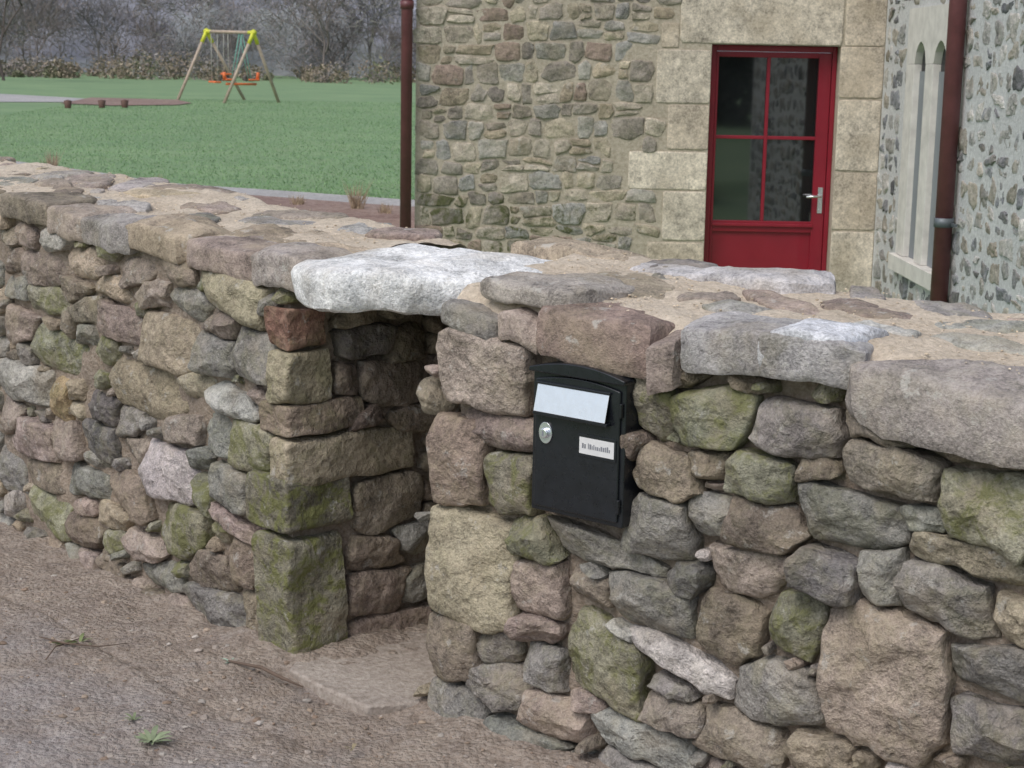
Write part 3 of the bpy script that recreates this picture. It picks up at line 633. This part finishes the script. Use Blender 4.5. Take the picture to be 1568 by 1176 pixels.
tube('door_handle',[HF.w(np.array(hp[0]),np.array(hp[1]+.04),np.array(-.134)),HF.w(np.array(hp[0]),np.array(hp[1]+.04),np.array(-.09)),HF.w(np.array(hp[0]-.12),np.array(hp[1]+.035),np.array(-.085))],.010,M_chrome,house,10)
# --- wing
wy=lambda u,v=200:WF.uv(u,v)[0]; wz=lambda u,v:WF.uv(u,v)[1]
w0,w1=wy(1386),wy(1462); l0a,l0b=wy(1398),wy(1415); l1a,l1b=wy(1427),wy(1447); ztop=wz(1407,64); zs=wz(1420,410)
for nm,r_ in (('wing_wall_a',rect(.002,w0,-.5,5.2)),('wing_wall_b',rect(w1,7.2,-.5,5.2)),('wing_wall_c',rect(w0,w1,-.5,zs-.06)),('wing_wall_d',rect(w0,w1,ztop+.2,5.2))):
    poly_extrude(nm,WF,r_,-.4,0,M_wmort,house)
M_wst=plain('pale_limestone',(.66,.64,.60),.85,0,.14,9,bd=.004)
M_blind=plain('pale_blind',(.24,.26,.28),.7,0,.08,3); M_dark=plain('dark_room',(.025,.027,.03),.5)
def flatb(nm,pts,n0,n1,m=None,bv=.004): return poly_extrude(nm,WF,pts,n0,n1,m or M_wst,house,bv)
zsp=ztop-.16
def lancet(x0,x1,z1,n=10):
    out=[]
    for i in range(n+1):
        f=i/n; q=abs(f*2-1); out.append((x0+(x1-x0)*f, z1-(z1-zsp)*(1-math.sqrt(max(0,1-q**1.5)))))
    return out
flatb('window_jamb_left',rect(w0,l0a,zs,zsp),-.3,.02); flatb('window_jamb_right',rect(l1b,w1,zs,zsp),-.3,.02); flatb('window_mullion',rect(l0b,l1a,zs,zsp),-.3,.02)
flatb('window_sill',rect(w0-.05,w1+.05,zs-.12,zs-.002),-.3,.06)
head=[(w0,zsp+.002),(l0a,zsp+.002)]+lancet(l0a,l0b,ztop)[1:-1]+[(l0b,zsp+.002),(l1a,zsp+.002)]+lancet(l1a,l1b,ztop)[1:-1]+[(l1b,zsp+.002),(w1,zsp+.002),(w1,ztop+.24),(w0,ztop+.24)]
flatb('window_head',head,-.3,.02,None,0)
poly_extrude('lancet_dark_pane',WF,rect(w0,w1,zs,ztop+.05),-.045,-.035,M_dark,house)  # matte near-black pane; its colour stands in for the unlit room
for (p,q) in ((l0a,l0b),(l1a,l1b)): flatb('blind',rect(p+.003,q-.003,zs,zsp-.05),-.034,-.024,M_blind,.001); flatb('casement_stile',rect(q-.06,q-.003,zs,zsp-.05),-.023,-.008,None,.002)
stW=[]; accW=Acc(); bw=[(w0-.05,w1+.05,zs-.14,ztop+.26)]
stW.append(st((w0+w1)/2,(zs+ztop)/2+.06,(w1-w0)/2+.02,(ztop-zs)/2+.22,0,12,'g',build=False))
courses(stW,.02,7.1,-.2,3.0,[(.36,.36,.35),(.27,.28,.30),(.46,.45,.43),(.22,.22,.23),(.40,.37,.32),(.54,.52,.49)],bw,wr=(.08,.20),hr=(.055,.10))
rubble(accW,WF,stW,A=30,dcap=1.0,gap=.014,er=.006,back=.04,nz=.008,rel=.008,tl=.04,warp=.05,seed0=61,K=(5,8),rough=.12,off0=.003)
accW.obj('wing_rubble',M_house,house,sharp=40)
M_slate=plain('slate_roof',(.09,.095,.11),.6,0,.3,3,bd=.01)
def roof(nm,x0,x1,y0,y1,z,h,axis_='x'):
    o=.3;x0-=o;x1+=o;y0-=o;y1+=o
    if axis_=='x': m=(y0+y1)/2; V=[(x0,y0,z),(x1,y0,z),(x1,y1,z),(x0,y1,z),(x0,m,z+h),(x1,m,z+h)]; f=[(0,1,5,4),(2,3,4,5),(0,4,3),(1,2,5),(3,2,1,0)]
    else: m=(x0+x1)/2; V=[(x0,y0,z),(x1,y0,z),(x1,y1,z),(x0,y1,z),(m,y0,z+h),(m,y1,z+h)]; f=[(1,2,5,4),(3,0,4,5),(0,1,4),(2,3,5),(3,2,1,0)]
    a=Acc(); a.add(np.array(V,float),f,(.1,.1,.1,0)); a.obj(nm,M_slate,house,False)
roof('main_roof',X0,9,HY,21.2,5.2,3.6,'x'); roof('wing_roof',WX,9,6.5,HY,5.19,3.0,'y')
poly_extrude('wing_end_wall',Fr((0,6.5,0),(1,0,0),UP,(0,-1,0)),rect(WX+.001,9,-.5,5.2),-.3,.0,M_wmort,house)
px_=hx(623,200)
tube('downpipe_left',[(px_,HY-.09,-.3),(px_,HY-.09,5.1)],.045,M_pipe,house); 
tube('pipe_collar_left',[(px_,HY-.09,hz(625,8)-.03),(px_,HY-.09,hz(625,8)+.03)],.054,M_pipe,house)
M_collar=plain('zinc_collar',(.13,.15,.165),.5,.3,.2,10)
py=HY-wy(1472,200); tube('downpipe_right',[(WX-.075,py,-.3),(WX-.075,py,5.1)],.058,M_pipe,house)
zc_=wz(1460,340); tube('pipe_collar_right',[(WX-.075,py,zc_-.03),(WX-.075,py,zc_+.03)],.066,M_collar,house); 
poly_extrude('pipe_bracket',WF,rect(wy(1472)-.012,wy(1472)+.14,zc_-.02,zc_+.0),.02,.04,M_collar,house)
# ================================================================ FIELD THINGS
def ter(x,y): return float(gz(np.array([x]),np.array([y]))[0])
def ribbon(name,e0,e1,mat,dz=.004,n=60):
    t_=np.linspace(0,1,n); E0=np.array(e0);E1=np.array(e1); k0=np.linspace(0,1,len(E0)); k1=np.linspace(0,1,len(E1)); V=[]
    for x in t_:
        a_=np.array([np.interp(x,k0,E0[:,0]),np.interp(x,k0,E0[:,1])]); b_=np.array([np.interp(x,k1,E1[:,0]),np.interp(x,k1,E1[:,1])])
        wob=.12*float(vn(np.array([[a_[0]*.9,3.3,dz*900]]))[0])
        for f in np.linspace(0,1,9): p=a_+(b_-a_)*f+np.array([0,wob]); V.append((p[0],p[1],ter(p[0],p[1])+dz+.012))
    a=Acc(); a.add(np.array(V),grid_faces(n,9),(.4,.4,.4,0)); return a.obj(name,mat)
M_gp=earth_mat('pale_gravel',(.42,.41,.40),(.52,.50,.49),.2,.02); M_mulch=earth_mat('mulch',(.24,.13,.10),(.33,.215,.165),.15,.03)
E=[(-14,35.5),(-8.8,29.4),(-5,25.3),(-1.54,23.4),(3,22.4)]
E2=[(x-.1,y-.9) for x,y in E]; E3=[(x-.3,y-4.4) for x,y in E]
ribbon('gravel_path',E,E2,M_gp); ribbon('planting_bed',E2,E3,M_mulch)
ribbon('gravel_path',[(-26,66),(-16.2,60.5),(-13.6,58.5)],[(-26,57),(-16.5,55),(-14.5,56)],M_gp)
ribbon('planting_bed',[(-15,60.5),(-12,60.5),(-10.8,57)],[(-14.5,54.5),(-12.6,53.5),(-10.9,55)],M_mulch,.012)
M_pot=plain('dark_pot',(.12,.065,.05),.7)
for u in (104,156,191):
    p=hit(u,162,(0,0,.16),(0,0,1)); x,y=p.x,p.y; z=ter(x,y)
    tube('plant_pot',[(x,y,z-.05),(x,y,z+.02),(x,y,z+.22),(x,y,z+.25),(x,y,z+.22)],[.08,.09,.12,.135,.10],M_pot,None,14)
def tuft(name,x,y,n,h,col,spread=.1):
    a=Acc(); z=ter(x,y)
    for i in range(n):
        an=random.uniform(0,6.28); r=random.uniform(0,spread); b=np.array([x+r*math.cos(an),y+r*math.sin(an),z]); tip=b+np.array([random.gauss(0,.25)*h,random.gauss(0,.25)*h,h*random.uniform(.6,1.1)])
        w=.008; cl=np.array(col)*random.uniform(.7,1.3); a.add(np.array([b-[w,0,0],b+[w,0,0],tip]),[(0,1,2)],(*cl,0))
    a.obj(name,M_leafm)
for u,v,h in ((375,318,.2),(546,322,.38),(455,316,.15),(590,328,.15),(243,292,.2),(80,268,.35)):
    p=hit(u,v,(0,0,-.28),(0,0,1)); tuft('dry_shrub',p.x,p.y,45,h,(.36,.28,.20),.09)
N=90000
bx=rng.uniform(-14,0.2,N); by=23.5+ (rng.random(N)**1.6)*38
ex=np.interp(bx,[e_[0] for e_ in E],[e_[1] for e_ in E]); keep=(by>ex+.05)&(bx<-.02*by)&(bx>-.33*by); bx=bx[keep];by=by[keep];n_=len(bx)
bz=gz(bx,by); h=rng.uniform(.012,.038,n_); w=rng.uniform(.006,.016,n_); an=rng.uniform(0,3.14,n_)
b0=np.stack([bx-np.cos(an)*w,by-np.sin(an)*w,bz-.01],1); b1=np.stack([bx+np.cos(an)*w,by+np.sin(an)*w,bz-.01],1); tp=np.stack([bx+rng.normal(0,.02,n_),by+rng.normal(0,.02,n_),bz+h],1)
V=np.stack([b0,b1,tp],1).reshape(-1,3); f=np.arange(n_*3).reshape(-1,3)
g=rng.uniform(.8,1.25,(n_,1))*np.array([[.21,.34,.165]]); g=np.repeat(np.concatenate([g,np.zeros((n_,1))],1),3,0)
a=Acc(); a.add(V,f,g); a.obj('field_grass_blades',M_leafm,None,False)
sw=empty('swing_set'); M_wood=plain('weathered_pole',(.46,.37,.29),.8,0,.2,6); M_yel=plain('yellow_plastic',(.66,.68,.06),.5); M_or=plain('orange_plastic',(.80,.18,.05),.5); M_rope=plain('rope',(.45,.45,.40),.9); M_tq=plain('green_plastic',(.2,.5,.4),.5)
SD=60.0
def sp(u,v,Y): 
    p=hit(u,v,(0,Y,0),(0,1,0)); return Vector(p)
apL=sp(316,48,SD+1.2); apR=sp(388,50,SD-1.2)
bd=(apR-apL).normalized(); side=Vector((bd.y,-bd.x,0)).normalized()
if side.y>0: side=-side
feet=[sp(272,144,SD+.2),sp(374,128,SD+2.0),sp(343,151,SD-2.0),sp(427,154,SD-.4)]
for f_ in feet: f_.z=ter(f_.x,f_.y)
for i,(ap,ft) in enumerate(((apL,feet[0]),(apL,feet[1]),(apR,feet[2]),(apR,feet[3]))):
    tube('leg_%d'%(i+1),[ft,ap+(ap-ft).normalized()*.08],.055,M_wood,sw,10)
    q=ap+(ft-ap)*.16; tube('yellow_bracket_%d'%(i+1),[q,ap+(ap-ft).normalized()*.09],.068,M_yel,sw,10)
tube('top_beam',[apL-bd*.1,apR+bd*.1],.055,M_wood,sw,10); tube('yellow_beam_end',[apL-bd*.12,apL+bd*.3],.066,M_yel,sw,10); tube('yellow_beam_end_far',[apR-bd*.3,apR+bd*.12],.066,M_yel,sw,10)
Lb=(apR-apL).length
def swing(f,wd,drop,mat,nm):
    a_=apL+bd*(Lb*f-wd/2); b_=apL+bd*(Lb*f+wd/2); d_=Vector((0,0,-drop))
    tube(nm+'_rope_1',[a_,a_+d_],.012,M_rope,sw,6); tube(nm+'_rope_2',[b_,b_+d_],.012,M_rope,sw,6)
    c_=(a_+b_)/2+d_; poly_extrude(nm+'_seat',Fr(np.array(c_),np.array(bd),-np.array(side),UP),rect(-wd/2-.04,wd/2+.04,-.12,.12),-.02,.04,mat,sw,.015)
swing(.17,.42,1.75,M_or,'swing_near')
swing(.42,.30,1.45,M_or,'swing_mid')
c_=apL+bd*(Lb*.74); 
for k in (-.35,.35):
    for q in (-.1,.1): tube('glider_rod',[c_+bd*q,c_+bd*q+side*k+Vector((0,0,-1.65))],.014,M_tq,sw,6)
tube('glider_bar',[c_+side*.6+Vector((0,0,-1.75)),c_-side*.6+Vector((0,0,-1.75))],.04,M_or,sw,8)
for k in (-.5,.5): poly_extrude('glider_seat',Fr(np.array(c_+side*k+Vector((0,0,-1.6))),np.array(bd),-np.array(side),UP),rect(-.14,.14,-.16,.16),-.03,.03,M_or,sw,.02); tube('glider_back',[c_+side*k*1.3+Vector((0,0,-1.6)),c_+side*k*1.35+Vector((0,0,-1.35))],.06,M_or,sw,8)
# ================================================================ WOODLAND
def tree_segs(H,levels,seed,kids=3,spread=.55):
    r_=random.Random(seed); out=[]
    def rec(p,d,l,r,lv):
        q=p+d*l; mid=p+d*l*.5+Vector((r_.gauss(0,.04)*l,r_.gauss(0,.04)*l,0)); out.append((p,mid,r,r*.85)); out.append((mid,q,r*.85,r*.7))
        if lv==0: return
        for k in range(kids if lv<levels else kids+1):
            nd=(d+Vector((r_.gauss(0,spread),r_.gauss(0,spread),r_.gauss(.12,spread*.5)))).normalized()
            rec(p+(q-p)*r_.uniform(.6,1) if k else q,nd,l*r_.uniform(.6,.82),r*.62,lv-1)
    rec(Vector((0,0,-.3)),Vector((0,0,1)),H*.27,H*.010,levels); return out
def seg_mesh(segs,minr=.0):
    P0=np.array([s[0][:] for s in segs]);P1=np.array([s[1][:] for s in segs]); r0=np.maximum(np.array([s[2] for s in segs]),minr);r1=np.maximum(np.array([s[3] for s in segs]),minr)
    d=P1-P0; d/=np.linalg.norm(d,axis=1)[:,None]+1e-9; x=np.cross(d,np.array([.31,.84,.43])); x/=np.linalg.norm(x,axis=1)[:,None]; y=np.cross(d,x); V=[]
    for P_,r in ((P0,r0),(P1,r1)):
        for k in range(3): t_=k*2.0944; V.append(P_+(x*math.cos(t_)+y*math.sin(t_))*r[:,None])
    V=np.stack(V,1).reshape(-1,3); b=np.arange(len(segs))[:,None]*6
    f=np.concatenate([b+np.array([[k,(k+1)%3,3+(k+1)%3,3+k]]) for k in range(3)]); return V,f
var=[seg_mesh(tree_segs(random.uniform(7,12),5,100+i),.014) for i in range(6)]
M_bark=attr_mat('bare_branches',.95,.3,.2)
a=Acc()
def place(a,v,x,y,s,col):
    an=random.uniform(0,6.28); c,sn=math.cos(an),math.sin(an); V,f=v; Q=np.stack([V[:,0]*c-V[:,1]*sn,V[:,0]*sn+V[:,1]*c,V[:,2]],1)*s+np.array([x,y,ter(x,y)]); a.add(Q,f,(*col,0))
for i in range(46):
    y=random.uniform(110,140); x=random.uniform(-.38*y,.08*y)
    k=(y-110)/30; col=np.array((.21,.18,.165))*(1-k)+np.array((.27,.27,.295))*k  # brown turns blue-grey with distance: aerial haze mixed into the branch colour
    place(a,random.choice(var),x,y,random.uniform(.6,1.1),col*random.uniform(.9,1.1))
def slivers(a,centres,per,L,W,cols):
    for (x,y,z,r) in centres:
        d=rng.normal(size=(per,3)); d/=np.linalg.norm(d,axis=1)[:,None]; c_=np.array([x,y,z])+d*r*(rng.random((per,1))**.45)
        u_=d*.8+rng.normal(size=(per,3))*.5+np.array([0,0,.5]); u_/=np.linalg.norm(u_,axis=1)[:,None]; w_=np.cross(u_,rng.normal(size=(per,3)));w_/=np.linalg.norm(w_,axis=1)[:,None]
        l=L*rng.uniform(.5,1.3,(per,1)); V=np.stack([c_-w_*W,c_+w_*W,c_+u_*l],1).reshape(-1,3)
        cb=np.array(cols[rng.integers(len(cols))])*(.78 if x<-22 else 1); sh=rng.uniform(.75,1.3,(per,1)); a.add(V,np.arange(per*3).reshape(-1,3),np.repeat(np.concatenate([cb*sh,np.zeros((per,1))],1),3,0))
cs=[]
for i in range(170):
    y=random.uniform(112,132); x=random.uniform(-.38*y,.05*y); cs.append((x,y,random.uniform(1.,8.),random.uniform(1.4,3.0)))
slivers(a,cs,260,.9,.022,[(.26,.225,.205),(.28,.255,.25),(.26,.26,.285),(.29,.25,.225),(.25,.245,.215)])  # twig colours lifted paler, standing in for haze over the distance
a.obj('distant_woodland',M_bark)
a=Acc(); V,f=seg_mesh(tree_segs(11,6,55,3,.5),.016); p=sp(22,112,92); place(a,(V,f),p.x-.5,92,1.0,(.12,.10,.095)); a.obj('bare_tree',M_bark)
def leaf_mass(name,centres,per,size,mat,cols,squash=.8):
    Vs=[];Cs=[]
    for (x,y,z,r) in centres:
        d=rng.normal(size=(per,3)); d/=np.linalg.norm(d,axis=1)[:,None]; rr=r*(.55+.5*rng.random((per,1)))*(1+.25*vn(d*3+x)[:,None]); c_=np.array([x,y,z])+d*rr*np.array([1,1,squash])
        u_=rng.normal(size=(per,3));u_/=np.linalg.norm(u_,axis=1)[:,None]; w_=np.cross(u_,rng.normal(size=(per,3)));w_/=np.linalg.norm(w_,axis=1)[:,None]
        s_=size*rng.uniform(.5,1.3,(per,1)); Vs.append(np.stack([c_-u_*s_,c_+w_*s_*.6,c_+u_*s_,c_-w_*s_*.6],1).reshape(-1,3))
        cb=np.array(cols[rng.integers(len(cols))]); sh=rng.uniform(.75,1.25,(per,1)); Cs.append(np.repeat(np.concatenate([cb*sh,np.zeros((per,1))],1),4,0))
    V=np.concatenate(Vs); a=Acc(); a.add(V,np.arange(len(V)).reshape(-1,4),np.concatenate(Cs)); return a.obj(name,mat,None,False)
M_scrub=attr_mat('scrub_leaves',.9,.5,.25)
cs=[]
for i in range(200):
    y=random.uniform(102,122); x=random.uniform(-.37*y,.08*y); r=random.uniform(.3,1.2)*(1+.9*float(vn(np.array([[x*.13,2,5]]))[0])); cs.append((x,y,ter(x,y)+r*.4,r))
leaf_mass('field_hedge',cs,150,.11,M_scrub,[(.27,.23,.17),(.29,.24,.19),(.21,.215,.14),(.33,.28,.21),(.26,.23,.21),(.28,.26,.24)])
hxs=np.linspace(-140,110,220); hys=np.linspace(128,290,120); HX,HYY=np.meshgrid(hxs,hys,indexing='ij')
q=np.stack([HX*.2,HYY*.2,0*HX],-1); HZ=.2+(HYY-128)*.21+np.clip((HYY-128)/8,0,1)*(4+fbm(q,5,4)*2.2+1.3*fbm(q*3,8,2))
cn=(fbm(q*.9,15,3)*.5+.5)[...,None]; hc=np.array([.235,.24,.27])*(1-cn)+np.array([.30,.31,.36])*cn; hc=hc+ (fbm(q*.35,25,2)[...,None]>.5)*np.array([.0,.012,-.02])  # blue-grey albedo: distance haze put into the hillside colour
a=Acc(); a.add(np.stack([HX,HYY,HZ],-1).reshape(-1,3),grid_faces(220,120),np.concatenate([hc,0*cn],-1).reshape(-1,4)); a.obj('wooded_hillside',attr_mat('hillside_wood',.95,.35,.30))
cs=[]
for i in range(60):
    x=random.uniform(-30,34); y=random.uniform(-30,-24); z=random.uniform(0,5.); cs.append((x,y,z,random.uniform(1.6,2.6)))
leaf_mass('roadside_hedgerow',cs,500,.24,M_scrub,[(.05,.05,.035),(.06,.055,.045),(.045,.045,.03)])
# ================================================================ LIGHT
w=bpy.data.worlds.new('World'); sc.world=w; w.use_nodes=True; nt=w.node_tree; bg=nt.nodes['Background']
sky=nt.nodes.new('ShaderNodeTexSky'); sky.sky_type='NISHITA'; sky.sun_disc=False
sdv=Vector((-.45,-.55,.95)).normalized()
sky.sun_elevation=math.asin(sdv.z); sky.sun_rotation=math.atan2(sdv.x,sdv.y); sky.air_density=1.0; sky.dust_density=3.0; sky.ozone_density=1.0
hs=nt.nodes.new('ShaderNodeHueSaturation'); hs.inputs['Saturation'].default_value=.75; nt.links.new(sky.outputs[0],hs.inputs['Color']); nt.links.new(hs.outputs[0],bg.inputs[0]); bg.inputs[1].default_value=.15
sun=bpy.data.lights.new('sun','SUN'); sun.energy=1.3; sun.angle=math.radians(35); sun.color=(1,.98,.96); so=bpy.data.objects.new('sun',sun); sc.collection.objects.link(so); so.rotation_euler=sdv.to_track_quat('Z','Y').to_euler()
